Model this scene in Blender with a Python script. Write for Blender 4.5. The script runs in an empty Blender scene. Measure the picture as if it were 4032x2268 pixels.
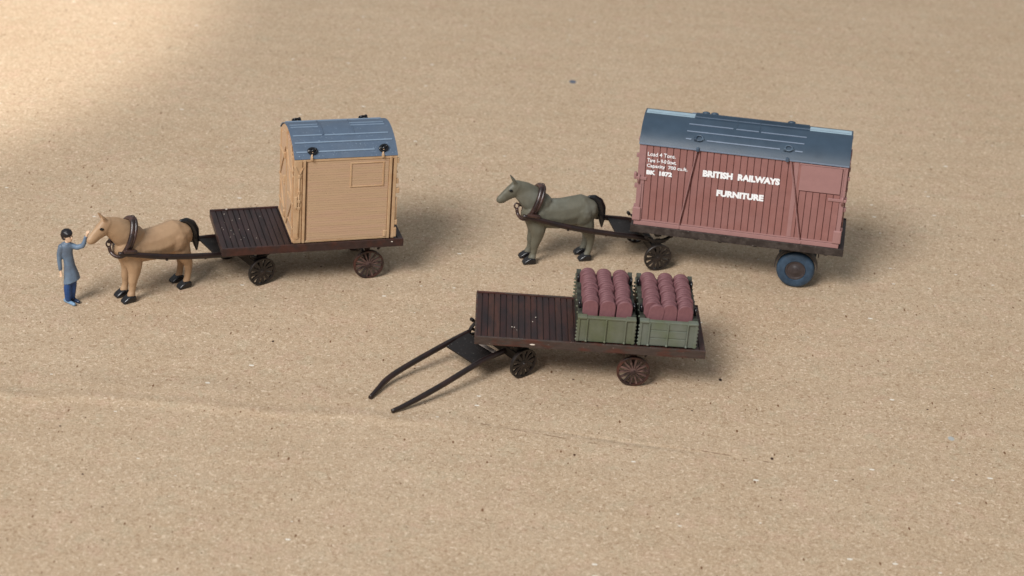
import bpy, bmesh, math, random
from mathutils import Vector, Matrix
random.seed(7)
C = bpy.context.scene.collection
R = math.radians
scn = bpy.context.scene
scn.unit_settings.scale_length = 0.001      # one unit is a millimetre: the models are a few centimetres long

# ------------------------------------------------------------------ materials
def s2l(c):
    return tuple(((v/255)/12.92 if v/255 <= .04045 else ((v/255+.055)/1.055)**2.4) for v in c)+(1,)

def mat(name, rgb, rough=.6, spec=.4, var=.12, scale=2.0, bump=.25, bscale=9.0, rgb2=None, stretch=(1,1,1), spk=0.0, spkcol=(200,190,180), coat=0.0, amt2=(.45,.62), bdist=.03):
    m = bpy.data.materials.new(name); m.use_nodes = True
    nt = m.node_tree; N = nt.nodes; L = nt.links
    b = N['Principled BSDF']; b.inputs['Roughness'].default_value = rough
    b.inputs['Specular IOR Level'].default_value = spec
    b.inputs['Coat Weight'].default_value = coat
    tc = N.new('ShaderNodeTexCoord'); mp = N.new('ShaderNodeMapping'); mp.inputs['Scale'].default_value = stretch
    L.new(tc.outputs['Object'], mp.inputs[0])
    n1 = N.new('ShaderNodeTexNoise'); n1.inputs['Scale'].default_value = scale; n1.inputs['Detail'].default_value = 5; n1.inputs['Roughness'].default_value = .65
    L.new(mp.outputs[0], n1.inputs['Vector'])
    r1 = N.new('ShaderNodeMapRange'); r1.inputs['From Min'].default_value = .3; r1.inputs['From Max'].default_value = .7
    r1.inputs['To Min'].default_value = 1-var; r1.inputs['To Max'].default_value = 1+var
    L.new(n1.outputs[0], r1.inputs[0])
    base = s2l(rgb)
    mx = N.new('ShaderNodeMix'); mx.data_type = 'RGBA'; mx.inputs['A'].default_value = base
    mx.inputs['B'].default_value = s2l(rgb2) if rgb2 else base
    n2 = N.new('ShaderNodeTexNoise'); n2.inputs['Scale'].default_value = scale*.37; n2.inputs['Detail'].default_value = 4
    L.new(mp.outputs[0], n2.inputs['Vector'])
    r2 = N.new('ShaderNodeMapRange'); r2.inputs['From Min'].default_value = amt2[0]; r2.inputs['From Max'].default_value = amt2[1]
    L.new(n2.outputs[0], r2.inputs[0]); L.new(r2.outputs[0], mx.inputs['Factor'])
    hs = N.new('ShaderNodeHueSaturation'); L.new(mx.outputs['Result'], hs.inputs['Color']); L.new(r1.outputs[0], hs.inputs['Value'])
    col = hs.outputs[0]
    if spk > 0:
        n3 = N.new('ShaderNodeTexNoise'); n3.inputs['Scale'].default_value = 5.5; n3.inputs['Detail'].default_value = 2
        L.new(tc.outputs['Object'], n3.inputs['Vector'])
        r3 = N.new('ShaderNodeMapRange'); r3.inputs['From Min'].default_value = .72-spk; r3.inputs['From Max'].default_value = .76-spk
        L.new(n3.outputs[0], r3.inputs[0])
        m3 = N.new('ShaderNodeMix'); m3.data_type = 'RGBA'; m3.inputs['B'].default_value = s2l(spkcol)
        L.new(col, m3.inputs['A']); L.new(r3.outputs[0], m3.inputs['Factor']); col = m3.outputs['Result']
    L.new(col, b.inputs['Base Color'])
    n4 = N.new('ShaderNodeTexNoise'); n4.inputs['Scale'].default_value = bscale; n4.inputs['Detail'].default_value = 3
    L.new(mp.outputs[0], n4.inputs['Vector'])
    bp = N.new('ShaderNodeBump'); bp.inputs['Strength'].default_value = bump; bp.inputs['Distance'].default_value = bdist
    L.new(n4.outputs[0], bp.inputs['Height']); L.new(bp.outputs[0], b.inputs['Normal'])
    rr = N.new('ShaderNodeMapRange'); rr.inputs['To Min'].default_value = max(.05, rough-.15); rr.inputs['To Max'].default_value = min(1, rough+.15)
    L.new(n1.outputs[0], rr.inputs[0]); L.new(rr.outputs[0], b.inputs['Roughness'])
    return m

M = dict(
 plank_dark = mat('dark_brown_planks', (50,34,33), .42, .4, .3, 1.1, .5, 7, (36,24,24), (2.6,.5,1), .0),
 plank_red  = mat('red_brown_planks', (60,32,25), .4, .42, .35, 1.3, .5, 6, (38,22,22), (1.3,.35,1), .0, amt2=(.38,.62)),
 rail_dark  = mat('dark_brown_rail', (54,38,36), .45, .42, .3, 1.2, .5, 5, (66,38,32), (1,1,1), .0, amt2=(.48,.6)),
 rail_grey  = mat('worn_brown_rail', (66,54,49), .5, .4, .3, 1.4, .6, 4, (76,45,37), (.6,1,2), .02, (150,140,130), amt2=(.48,.6)),
 rail_black = mat('brushed_dark_rail', (50,42,39), .55, .38, .35, 2.2, .7, 5, (68,60,56), (1,1,1), .03, (140,130,125)),
 under      = mat('black_brown_chassis', (28,23,21), .45, .4, .3, 2, .4, 6),
 shaft      = mat('dark_shaft_plastic', (34,24,23), .36, .5, .25, 1.2, .3, 5, (44,28,26)),
 wheel_red  = mat('red_brown_wheel', (112,86,80), .4, .45, .3, 1.5, .4, 6, (50,37,36), amt2=(.4,.6)),
 wheel_dark = mat('black_brown_wheel', (34,29,27), .4, .45, .25, 2, .4, 6, (46,38,35)),
 rim_red    = mat('worn_copper_rim', (80,46,38), .4, .45, .35, 1.1, .4, 5, (46,33,31), amt2=(.4,.58)),
 tyre       = mat('blue_grey_tyre', (54,74,94), .5, .4, .2, 1.6, .3, 8, (44,62,80)),
 hubcap     = mat('dark_brown_hub', (62,54,54), .4, .5, .2, 2),
 pale_bar   = mat('pale_grey_bar', (150,138,130), .6, .3, .15, 3),
 plate      = mat('black_footplate', (26,21,20), .5, .4, .3, 1.6, .4, 5, None, (1,1,1), .03, (120,115,110)),
 buff       = mat('buff_container_paint', (190,160,129), .6, .3, .05, .8, .25, 3, (191,158,131), (.35,1,5), 0, bdist=.05),
 buff_trim  = mat('buff_container_trim', (194,162,127), .5, .4, .06, 1.3, .2, 6, (186,150,114)),
 roof_a     = mat('slate_blue_roof', (84,99,118), .5, .4, .08, .9, .3, 6, (88,101,118), (1,1,1), .03, (150,165,180)),
 rib_a      = mat('worn_blue_roof_rib', (124,141,160), .45, .45, .08, 1.2, .2, 6),
 ring_b     = mat('scuffed_slate_ring', (84,100,116), .45, .45, .25, 2.2, .3, 6, (56,72,90)),
 shade_wash       = mat('brown_shade_wash', (92,62,40), .7, .3, .1, 1),
 ring       = mat('gloss_black_ring', (16,16,20), .2, .6, .1),
 maroon     = mat('dusty_maroon_planks', (149,106,101), .65, .3, .08, .6, .3, 7, (146,101,95)),
 maroon_dk  = mat('dark_maroon_backing', (104,66,63), .7, .3, .08, 1),
 maroon_tr  = mat('dusty_maroon_trim', (159,120,117), .6, .3, .05, 1, .2, 6),
 strap      = mat('dark_maroon_line', (70,30,28), .6, .3, .1, 1),
 roof_b     = mat('dark_slate_roof', (56,72,88), .42, .45, .1, .5, .25, 8, (52,67,82)),
 roof_rib   = mat('worn_slate_rib', (116,128,146), .45, .45, .1, 1, .2, 8),
 roof_glint  = mat('pale_blue_glint', (160,182,194), .4, .5, .1, .5, .2, 6),
 letter     = mat('white_lettering', (248,250,252), .6, .3, .02, 2, .1),
 crate      = mat('olive_grey_crate', (100,103,88), .5, .4, .1, .8, .35, 5, (92,96,74), (1,1,1), .0, (160,165,150)),
 crate2     = mat('olive_grey_crate_bluish', (103,108,98), .5, .4, .1, .8, .35, 5, (96,103,84), (1,1,1), .0, (160,165,150)),
 crate_dk   = mat('dark_olive_crate', (66,67,57), .5, .4, .35, 1.6, .5, 5, (36,37,31)),  # darker crate tone for floor, sides and side rims
 tile       = mat('dusky_pink_tile', (122,82,85), .55, .35, .12, 1.3, .4, 6, (108,70,74), (1,1,1), .0, (178,140,140)),
 horse_a    = mat('tan_horse_coat', (176,144,112), .5, .4, .07, .7, .5, 1.3, (166,134,104), bdist=.12),
 horse_b    = mat('olive_grey_horse_coat', (98,95,82), .48, .45, .12, .6, .5, 1.3, (122,122,112), amt2=(.5,.66), bdist=.12),
 hoof       = mat('black_hoof_paint', (24,23,26), .28, .6, .2, 3),
 tail       = mat('black_tail_paint', (18,18,22), .3, .6, .2, 3),
 eye        = mat('black_eye_paint', (12,12,14), .25, .6, .1),
 leather    = mat('dark_leather_collar', (42,28,26), .32, .6, .25, 2, .3, 6, (74,52,46)),
 skin       = mat('painted_skin', (222,188,158), .5, .4, .04),
 coat       = mat('grey_blue_coat', (104,124,146), .5, .5, .12, 1.2, .3, 6, (92,104,120)),
 trousers   = mat('blue_trousers', (36,70,122), .5, .45, .15, 1.5),
 shoe       = mat('blue_shoe_lit', (120,150,178), .3, .6, .12, 2),
 shoe_shaded    = mat('blue_shoe_shaded', (34,48,72), .3, .6, .12, 2),
 hair       = mat('black_hair', (26,22,26), .4, .5, .2, 3),
 fleck      = mat('pale_fleck', (212,200,186), .6, .3, .05),
)

def plank_variation(m, pitch, amt):
    """every plank its own shade: a random value per plank along the deck's x axis"""
    nt = m.node_tree; N = nt.nodes; L = nt.links; b = N['Principled BSDF']
    src = b.inputs['Base Color'].links[0].from_socket
    tc = N.new('ShaderNodeTexCoord'); sx = N.new('ShaderNodeSeparateXYZ'); L.new(tc.outputs['Object'], sx.inputs[0])
    d = N.new('ShaderNodeMath'); d.operation = 'DIVIDE'; d.inputs[1].default_value = pitch; L.new(sx.outputs[0], d.inputs[0])
    f = N.new('ShaderNodeMath'); f.operation = 'FLOOR'; L.new(d.outputs[0], f.inputs[0])
    w = N.new('ShaderNodeTexWhiteNoise'); w.noise_dimensions = '1D'; L.new(f.outputs[0], w.inputs['W'])
    r = N.new('ShaderNodeMapRange'); r.inputs['To Min'].default_value = 1-amt; r.inputs['To Max'].default_value = 1+amt; L.new(w.outputs['Value'], r.inputs[0])
    h = N.new('ShaderNodeHueSaturation'); L.new(src, h.inputs['Color']); L.new(r.outputs[0], h.inputs['Value'])
    r5 = N.new('ShaderNodeMapRange'); r5.inputs['To Min'].default_value = .49; r5.inputs['To Max'].default_value = .51; L.new(w.outputs['Value'], r5.inputs[0])
    L.new(r5.outputs[0], h.inputs['Hue']); L.new(h.outputs[0], b.inputs['Base Color'])
PITCH = .775
plank_variation(M['plank_dark'], PITCH, .1); plank_variation(M['plank_red'], PITCH, .28)

# ------------------------------------------------------------------ mesh helpers
class MB:
    def __init__(s): s.bm = bmesh.new()
    def box(s, a, b, bev=0.0, rot=None, at=None):
        a = Vector(a); b = Vector(b); c = (a+b)/2; d = b-a
        r = bmesh.ops.create_cube(s.bm, size=1); vs = r['verts']
        for v in vs:
            v.co = Vector((v.co.x*d.x, v.co.y*d.y, v.co.z*d.z))
            if rot is not None: v.co = rot @ v.co
            v.co += (Vector(at) if at is not None else c)
        if bev:
            es = {e for v in vs for e in v.link_edges}
            bmesh.ops.bevel(s.bm, geom=list(es), offset=bev, segments=2, affect='EDGES', profile=.5)
        return s
    def bar(s, p, q, w, h, up=(0,0,1), bev=0.0):
        p = Vector(p); q = Vector(q); x = (q-p); l = x.length; x.normalize()
        u = Vector(up); y = u.cross(x).normalized(); z = x.cross(y)
        m = Matrix((x, y, z)).transposed()
        return s.box((-l/2,-w/2,-h/2), (l/2,w/2,h/2), bev, m, (p+q)/2)
    def tube(s, pts, rad, n=10, closed=False, flat=1.0, cap=True):
        pts = [Vector(p) for p in pts]; k = len(pts)
        if not isinstance(rad, (list, tuple)): rad = [rad]*k
        rings = []; prev = None
        for i, p in enumerate(pts):
            if closed: t = pts[(i+1) % k]-pts[i-1]
            else: t = pts[min(i+1, k-1)]-pts[max(i-1, 0)]
            t.normalize()
            if prev is None:
                a = Vector((0,0,1)) if abs(t.z) < .9 else Vector((1,0,0))
                u = a.cross(t).normalized()
            else:
                u = (prev-t*prev.dot(t)).normalized()
            v = t.cross(u); prev = u
            rings.append([s.bm.verts.new(p+u*math.cos(2*math.pi*j/n)*rad[i]+v*math.sin(2*math.pi*j/n)*rad[i]*flat) for j in range(n)])
        m = k if closed else k-1
        for i in range(m):
            A = rings[i]; B = rings[(i+1) % k]
            for j in range(n):
                f = s.bm.faces.new((A[j], A[(j+1) % n], B[(j+1) % n], B[j])); f.smooth = True
        if not closed and cap:
            s.bm.faces.new(rings[0][::-1]); s.bm.faces.new(rings[-1])
        return s
    def lathe(s, prof, center, axis='y', n=40, mat3=None):
        """profile [(radius, height)] turned about an axis"""
        c = Vector(center); rings = []
        for r, h in prof:
            ring = []
            for j in range(n):
                a = 2*math.pi*j/n
                if axis == 'y': v = Vector((r*math.cos(a), h, r*math.sin(a)))
                elif axis == 'z': v = Vector((r*math.cos(a), r*math.sin(a), h))
                else: v = Vector((h, r*math.cos(a), r*math.sin(a)))
                ring.append(s.bm.verts.new(c+v))
            rings.append(ring)
        for A, B in zip(rings, rings[1:]):
            for j in range(n):
                s.bm.faces.new((A[j], A[(j+1) % n], B[(j+1) % n], B[j]))
        if prof[0] != prof[-1]:
            s.bm.faces.new(rings[0]); s.bm.faces.new(rings[-1][::-1])
        else:
            pass
        return s
    def prism(s, poly, d0, d1, axis='y'):
        """polygon in the plane across the axis, extruded from d0 to d1"""
        def P(a, b, d): return (a, d, b) if axis == 'y' else ((d, a, b) if axis == 'x' else (a, b, d))
        A = [s.bm.verts.new(P(a, b, d0)) for a, b in poly]; B = [s.bm.verts.new(P(a, b, d1)) for a, b in poly]
        n = len(poly)
        for i in range(n): s.bm.faces.new((A[i], A[(i+1) % n], B[(i+1) % n], B[i]))
        s.bm.faces.new(A[::-1]); s.bm.faces.new(B)
        return s
    def sphere(s, c, r, sc=(1,1,1), sub=2, rot=None):
        g = bmesh.ops.create_icosphere(s.bm, subdivisions=sub, radius=r)
        for v in g['verts']:
            v.co = Vector((v.co.x*sc[0], v.co.y*sc[1], v.co.z*sc[2]))
            if rot is not None: v.co = rot @ v.co
            v.co += Vector(c)
        for f in {f for v in g['verts'] for f in v.link_faces}: f.smooth = True
        return s
    def sweep(s, pts, step=.3):
        """balls along a chain of (x, y, z, radius along the plane, side squash)"""
        for a, b in zip(pts, pts[1:]):
            d = (Vector(a[:3])-Vector(b[:3])).length; n = max(2, int(d/(step*min(a[3], b[3])))+1)
            for i in range(n+1):
                t = i/n; q = [a[k]+(b[k]-a[k])*t for k in range(5)]
                s.sphere(q[:3], q[3], (1, q[4], 1), 2)
        return s
    def build(s, name, m, parent=None, smooth=False, mw=None):
        bmesh.ops.recalc_face_normals(s.bm, faces=s.bm.faces[:])
        me = bpy.data.meshes.new(name); s.bm.to_mesh(me); s.bm.free()
        if m is not None: me.materials.append(m)
        o = bpy.data.objects.new(name, me); C.objects.link(o)
        if parent is not None: o.parent = parent
        if mw is not None: o.matrix_local = mw
        if smooth:
            for p in me.polygons: p.use_smooth = True
        return o

def build_each(mb, name, m, parent=None, mw=None):
    """every separate piece of the mesh becomes a part of its own"""
    bm = mb.bm; bm.verts.ensure_lookup_table(); seen = set(); out = []
    for v in bm.verts:
        if v in seen: continue
        st = [v]; isl = []; seen.add(v)
        while st:
            a = st.pop(); isl.append(a)
            for e in a.link_edges:
                b = e.other_vert(a)
                if b not in seen: seen.add(b); st.append(b)
        q = MB(); mp = {a: q.bm.verts.new(a.co) for a in isl}
        for f in {f for a in isl for f in a.link_faces}: 
            nf = q.bm.faces.new([mp[a] for a in f.verts]); nf.smooth = f.smooth
        out.append(q.build(name, m, parent, mw=mw))
    bm.free(); return out

def smooth_by_angle(o, ang=40):
    me = o.data
    for p in me.polygons: p.use_smooth = True
    bm = bmesh.new(); bm.from_mesh(me)
    for e in bm.edges:
        if len(e.link_faces) == 2 and e.calc_face_angle(0) > R(ang): e.smooth = False
    bm.to_mesh(me); bm.free()

def fuse(mb, name, m, parent=None, voxel=.12, iters=4, mw=None):
    """overlapping balls become one continuous skin"""
    o = mb.build(name, m, None)
    a = o.modifiers.new('r', 'REMESH'); a.mode = 'VOXEL'; a.voxel_size = voxel; a.use_smooth_shade = True
    b = o.modifiers.new('s', 'SMOOTH'); b.factor = .5; b.iterations = iters
    dg = bpy.context.evaluated_depsgraph_get(); dg.update()
    me = bpy.data.meshes.new_from_object(o.evaluated_get(dg), depsgraph=dg)
    old = o.data; o.modifiers.clear(); o.data = me; bpy.data.meshes.remove(old)
    me.name = name
    if not me.materials: me.materials.append(m)
    for p in me.polygons: p.use_smooth = True
    if parent is not None: o.parent = parent
    if mw is not None: o.matrix_local = mw
    return o

def thing(name, label, cat, loc=(0,0,0), rz=0, group=None, parent=None):
    o = bpy.data.objects.new(name, None); C.objects.link(o); o.empty_display_size = 2
    o.location = loc; o.rotation_euler = (0,0,rz); tag(o, label, cat, group); return o
def tag(o, label=None, cat=None, group=None, kind=None):
    if label: o['label'] = label
    if cat: o['category'] = cat
    if group: o['group'] = group
    if kind: o['kind'] = kind
    return o
def T(x, y, z, rz=0): return Matrix.Translation((x, y, z)) @ Matrix.Rotation(rz, 4, 'Z')

# ------------------------------------------------------------------ cardboard
def cardboard():
    m = bpy.data.materials.new('kraft_cardboard'); m.use_nodes = True
    nt = m.node_tree; N = nt.nodes; L = nt.links; b = N['Principled BSDF']
    b.inputs['Roughness'].default_value = .85; b.inputs['Specular IOR Level'].default_value = .18
    tc = N.new('ShaderNodeTexCoord')
    def noise(scale, detail=3, rough=.5, dist=0, sc=(1,1,1), off=(0,0,0)):
        mp = N.new('ShaderNodeMapping'); mp.inputs['Scale'].default_value = sc; mp.inputs['Location'].default_value = off
        L.new(tc.outputs['Object'], mp.inputs[0])
        n = N.new('ShaderNodeTexNoise'); n.inputs['Scale'].default_value = scale; n.inputs['Detail'].default_value = detail
        n.inputs['Roughness'].default_value = rough; n.inputs['Distortion'].default_value = dist
        L.new(mp.outputs[0], n.inputs['Vector']); return n.outputs[0]
    def mr(x, a, c, d=0., e=1.):
        r = N.new('ShaderNodeMapRange'); r.inputs[1].default_value = a; r.inputs[2].default_value = c; r.inputs[3].default_value = d; r.inputs[4].default_value = e
        L.new(x, r.inputs[0]); return r.outputs[0]
    def math_(op, x, y=None):
        n = N.new('ShaderNodeMath'); n.operation = op
        for i, v in enumerate((x, y)):
            if v is None: continue
            if isinstance(v, (int, float)): n.inputs[i].default_value = v
            else: L.new(v, n.inputs[i])
        return n.outputs[0]
    def mix(a, bb, f):
        n = N.new('ShaderNodeMix'); n.data_type = 'RGBA'
        if isinstance(a, tuple): n.inputs['A'].default_value = a
        else: L.new(a, n.inputs['A'])
        if isinstance(bb, tuple): n.inputs['B'].default_value = bb
        else: L.new(bb, n.inputs['B'])
        if isinstance(f, (int, float)): n.inputs['Factor'].default_value = f
        else: L.new(f, n.inputs['Factor'])
        return n.outputs['Result']
    def ridge(scale, w, off, dist=.6):
        # thin curly lines where a noise field crosses its middle value: the paper's fibres
        n = noise(scale, 1.5, .5, dist, off=off)
        d = math_('ABSOLUTE', math_('SUBTRACT', n, .5))
        return mr(d, 0, w, 1, 0)
    base = mix(s2l((191,168,142)), s2l((184,160,133)), mr(noise(.045, 4, .6), .35, .65))
    base = mix(base, s2l((182,169,144)), mr(noise(.35, 3, .7, off=(9,4,2)), .54, .66, 0, .45))
    base = mix(base, s2l((196,164,142)), mr(noise(.3, 3, .7, off=(29,14,2)), .54, .66, 0, .45))
    base = mix(base, s2l((160,126,94)), math_('MULTIPLY', mr(noise(.9, 4, .75), .45, .8, 0, .45), 1))
    gate1 = mr(noise(2.1, 2, .5, off=(3,8,1)), .42, .62)
    f1 = math_('MULTIPLY', ridge(.95, .045, (5,1,0), 1.5), gate1)
    base = mix(base, s2l((142,110,82)), math_('MULTIPLY', f1, .95))
    gate2 = mr(noise(2.0, 2, .5, off=(23,18,1)), .45, .6)
    f2 = math_('MULTIPLY', ridge(1.0, .05, (15,11,3), 1.5), gate2)
    base = mix(base, s2l((226,204,178)), math_('MULTIPLY', f2, 1.0))
    mid = noise(1.7, 3, .65, .8, off=(31,2,2))
    base = mix(base, s2l((132,104,76)), mr(mid, .5, .68, 0, .17))
    base = mix(base, s2l((222,198,168)), mr(mid, .5, .32, 0, .17))
    fine = noise(4.5, 4, .8, .4)
    base = mix(base, s2l((138,106,76)), mr(fine, .5, .75, 0, .9))
    base = mix(base, s2l((222,198,168)), mr(noise(4.2, 4, .8, .4, off=(7,7,7)), .5, .75, 0, .85))
    # flecks of bark and bleached fibre
    def flecks(scale, thr, col, off, st=(1,1,1), size=.05):
        nonlocal base
        mp = N.new('ShaderNodeMapping'); mp.inputs['Location'].default_value = off; mp.inputs['Scale'].default_value = st
        L.new(tc.outputs['Object'], mp.inputs[0])
        v = N.new('ShaderNodeTexVoronoi'); v.inputs['Scale'].default_value = scale; L.new(mp.outputs[0], v.inputs['Vector'])
        v.voronoi_dimensions = '2D'
        wn = N.new('ShaderNodeSeparateColor'); L.new(v.outputs['Color'], wn.inputs[0])
        sel = math_('GREATER_THAN', wn.outputs[0], thr)
        sz = math_('MULTIPLY', wn.outputs[1], size)
        dot = math_('LESS_THAN', v.outputs['Distance'], math_('ADD', sz, size*.35))
        base = mix(base, s2l(col), math_('MULTIPLY', sel, dot))
    flecks(.33, .95, (92,66,48), (3.3,1.2,0), size=.035); flecks(.42, .93, (228,220,206), (13.3,7.2,0), (.5,1,1), .055); flecks(.7, .93, (120,88,62), (8.3,17.2,0), (1,.4,1), .07); flecks(.2, .95, (74,54,44), (1.3,27.2,0), size=.025)
    flecks(1.1, .9, (226,206,182), (5.3,2.2,0), (.4,1,1), .08); flecks(1.1, .92, (128,98,72), (15.3,22.2,0), (1,.5,1), .08)
    # stains and the long pencil scratch, at their places on the sheet
    sx = N.new('ShaderNodeSeparateXYZ'); L.new(tc.outputs['Object'], sx.inputs[0])
    def blob(cx, cy, rx, ry, col):
        nonlocal base
        dx = math_('DIVIDE', math_('SUBTRACT', sx.outputs[0], cx), rx); dy = math_('DIVIDE', math_('SUBTRACT', sx.outputs[1], cy), ry)
        d = math_('ADD', math_('MULTIPLY', dx, dx), math_('MULTIPLY', dy, dy))
        base = mix(base, s2l(col), mr(d, .6, 1.3, 1, 0))
    blob(7.53, 78.1, .62, .85, (98,104,116)); blob(-29.9, -19.97, .16, .25, (60,40,34)); blob(32.68, -38.02, .2, .3, (60,40,34))
    blob(27.5, -20.3, .22, .35, (52,36,30)); blob(55.5, -30.0, .4, .5, (172,172,168)); blob(9.0, -40.8, .16, .25, (80,52,40))
    def scratch(x0, y0, x1, y1, w, thr, col):
        nonlocal base
        l = math.hypot(x1-x0, y1-y0); ux, uy = (x1-x0)/l, (y1-y0)/l
        px = math_('SUBTRACT', sx.outputs[0], x0); py = math_('SUBTRACT', sx.outputs[1], y0)
        al = math_('ADD', math_('MULTIPLY', px, ux), math_('MULTIPLY', py, uy))
        ac = math_('ABSOLUTE', math_('SUBTRACT', math_('MULTIPLY', px, -uy), math_('MULTIPLY', py, -ux)))
        on = math_('MULTIPLY', math_('MULTIPLY', mr(al, -.5, .5), mr(al, l-.5, l+.5, 1, 0)), mr(ac, w*.5, w, 1, 0))
        br = mr(noise(.55, 2, .5, off=(x0, 3, 0)), thr, thr+.06)
        base = mix(base, s2l(col), math_('MULTIPLY', math_('MULTIPLY', on, br), .75))
    scratch(-6, -35.0, 16, -38.7, .13, .47, (126,98,74)); scratch(22, -37.2, 32.5, -38.9, .14, .45, (120,92,72))
    L.new(base, b.inputs['Base Color'])
    # relief: fibres, plus the faint corrugation showing through the liner
    mp = N.new('ShaderNodeMapping'); mp.inputs['Rotation'].default_value = (0,0,R(87.5)); L.new(tc.outputs['Object'], mp.inputs[0])
    nz = noise(.02, 2, .5, sc=(1,1,1))
    wv = N.new('ShaderNodeTexWave'); wv.inputs['Scale'].default_value = .045; wv.inputs['Distortion'].default_value = 1.5; wv.inputs['Detail'].default_value = 1
    wv.inputs['Detail Scale'].default_value = .3
    L.new(mp.outputs[0], wv.inputs['Vector'])
    h = math_('ADD', math_('MULTIPLY', math_('ADD', f2, math_('MULTIPLY', f1, -1)), .05), math_('ADD', math_('MULTIPLY', fine, .14), math_('MULTIPLY', mid, -.06)))
    h = math_('ADD', h, math_('MULTIPLY', noise(.35, 3, .6), .15))
    h = math_('ADD', h, math_('MULTIPLY', wv.outputs['Fac'], .16))
    def crease(x0, y0, x1, y1, w, amp):
        # a pressed line in the board: a low hump that fades out at both ends
        nonlocal h
        l = math.hypot(x1-x0, y1-y0); ux, uy = (x1-x0)/l, (y1-y0)/l
        px = math_('SUBTRACT', sx.outputs[0], x0); py = math_('SUBTRACT', sx.outputs[1], y0)
        al = math_('ADD', math_('MULTIPLY', px, ux), math_('MULTIPLY', py, uy))
        ac = math_('DIVIDE', math_('SUBTRACT', math_('MULTIPLY', py, ux), math_('MULTIPLY', px, uy)), w)
        ac = math_('ADD', ac, mr(noise(.09, 2, .5), .3, .7, -.5, .5)); g_ = math_('POWER', 2.718, math_('MULTIPLY', math_('MULTIPLY', ac, ac), -1))
        on = math_('MULTIPLY', mr(al, 0, 18), mr(al, l-18, l, 1, 0))
        h = math_('ADD', h, math_('MULTIPLY', math_('MULTIPLY', g_, on), amp))
    crease(-95, -38.5, 4, -35.5, 1.3, .8); crease(-70, -36.0, -8, -32.5, 3.0, .6); crease(-5, -35, 36, -39.3, .45, -.3); crease(-90, 30, 5, 34, 2.5, .35)
    bp = N.new('ShaderNodeBump'); bp.inputs['Distance'].default_value = 1.0; bp.inputs['Strength'].default_value = .45
    L.new(h, bp.inputs['Height']); L.new(bp.outputs[0], b.inputs['Normal'])
    return m
mb = MB(); mb.box((-420,-360,-4), (420,520,0), .3)
g = mb.build('ground', cardboard()); tag(g, kind='structure')

# ------------------------------------------------------------------ cart pieces
def wheel(parent, name, mw, r, width, nsp, mt, mrim, hub_r=.42, spoke=.2, label=None, hub_mat=None):
    """y is the axle; the face towards -y is the outside"""
    h = width/2; t = r*.13
    o = MB().lathe([(r-t,-h),(r-.05,-h),(r,-h+.05),(r,h-.05),(r-.05,h),(r-t,h),(r-t,-h)], (0,0,0), 'y', 56).build(name, mrim, parent, mw=mw)
    smooth_by_angle(o, 35)
    if label: o['label'] = label
    s = MB()
    for i in range(nsp):
        a = 2*math.pi*i/nsp+.1
        d = Vector((math.cos(a), 0, math.sin(a)))
        p = d*hub_r*.6; q = d*(r-t+.03); u = Vector((0,1,0)); v = d.cross(u)
        w0, w1 = spoke*.42, spoke*.7; hh = width*.32
        vs = []
        for c, w in ((p, w0), (q, w1)):
            for a_, b_ in ((-w,-hh),(w,-hh),(w,hh),(-w,hh)): vs.append(s.bm.verts.new(c+v*a_+u*b_))
        for i_ in range(4): s.bm.faces.new((vs[i_], vs[(i_+1) % 4], vs[4+(i_+1) % 4], vs[4+i_]))
        s.bm.faces.new(vs[:4]); s.bm.faces.new(vs[4:])
    s.build('spokes', mt, o)
    k = MB().lathe([(.001,-h-.22),(hub_r*.45,-h-.2),(hub_r*.55,-h-.02),(hub_r*.95,-h+.02),(hub_r,h*.2),(hub_r*.9,h),(.001,h)], (0,0,0), 'y', 24).build('hub', hub_mat or mt, o)
    smooth_by_angle(k, 50)
    return o

def leaf_spring(parent, mw, span, sag, top, wid, m, name='leaf_spring', eyes=True):
    """arched leaves bowing down from two eyes; local x along the spring, z=top at the ends"""
    s = MB()
    for k in range(3):
        f = 1-.22*k; pts = []
        for i in range(13):
            t = -1+2*i/12; x = t*span/2*f
            z = top-sag*(1-(x/(span/2))**2)-.16*k
            pts.append((x, z))
        up = pts; lo = [(x, z-.15) for x, z in pts][::-1]
        s.prism(up+lo, -wid/2, wid/2, 'y')
    if eyes:
        for sg in (-1, 1):
            s.lathe([(.24,-wid/2),(.24,wid/2)], (sg*span/2, 0, top), 'y', 14)
    s.box((-.35,-wid/2-.06,top-sag-.75), (.35,wid/2+.06,top-sag+.12), .04)
    return s.build(name, m, parent, mw=mw)

def deck(root, L, W, Ht, th, mplank, mrail, rail_lip=0.0):
    n = round(L/PITCH); p = L/n
    s = MB(); s.box((.06,.2,Ht-th+.12), (L-.06,W-.2,Ht-.3))
    for i in range(n):
        j = random.uniform(-.018, .018); x0 = i*p+.055; x1 = (i+1)*p-.055
        s.box((x0,.3,Ht-.4), (x1,W-.3,Ht-.12+j), .035)
    s.build('deck', mplank, root)
    for y0, y1 in ((0,.3), (W-.3, W)):
        r = MB(); r.box((0,y0,Ht-th), (L,y1,Ht), .06)
        o = r.build('side_rail', mrail, root)
    for x0, x1 in ((-.02,.2), (L-.2, L+.02)):
        r = MB(); r.box((x0,.302,Ht-th+.03), (x1,W-.302,Ht-.13), .04); r.build('end_beam', mrail, root)
    return n

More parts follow.
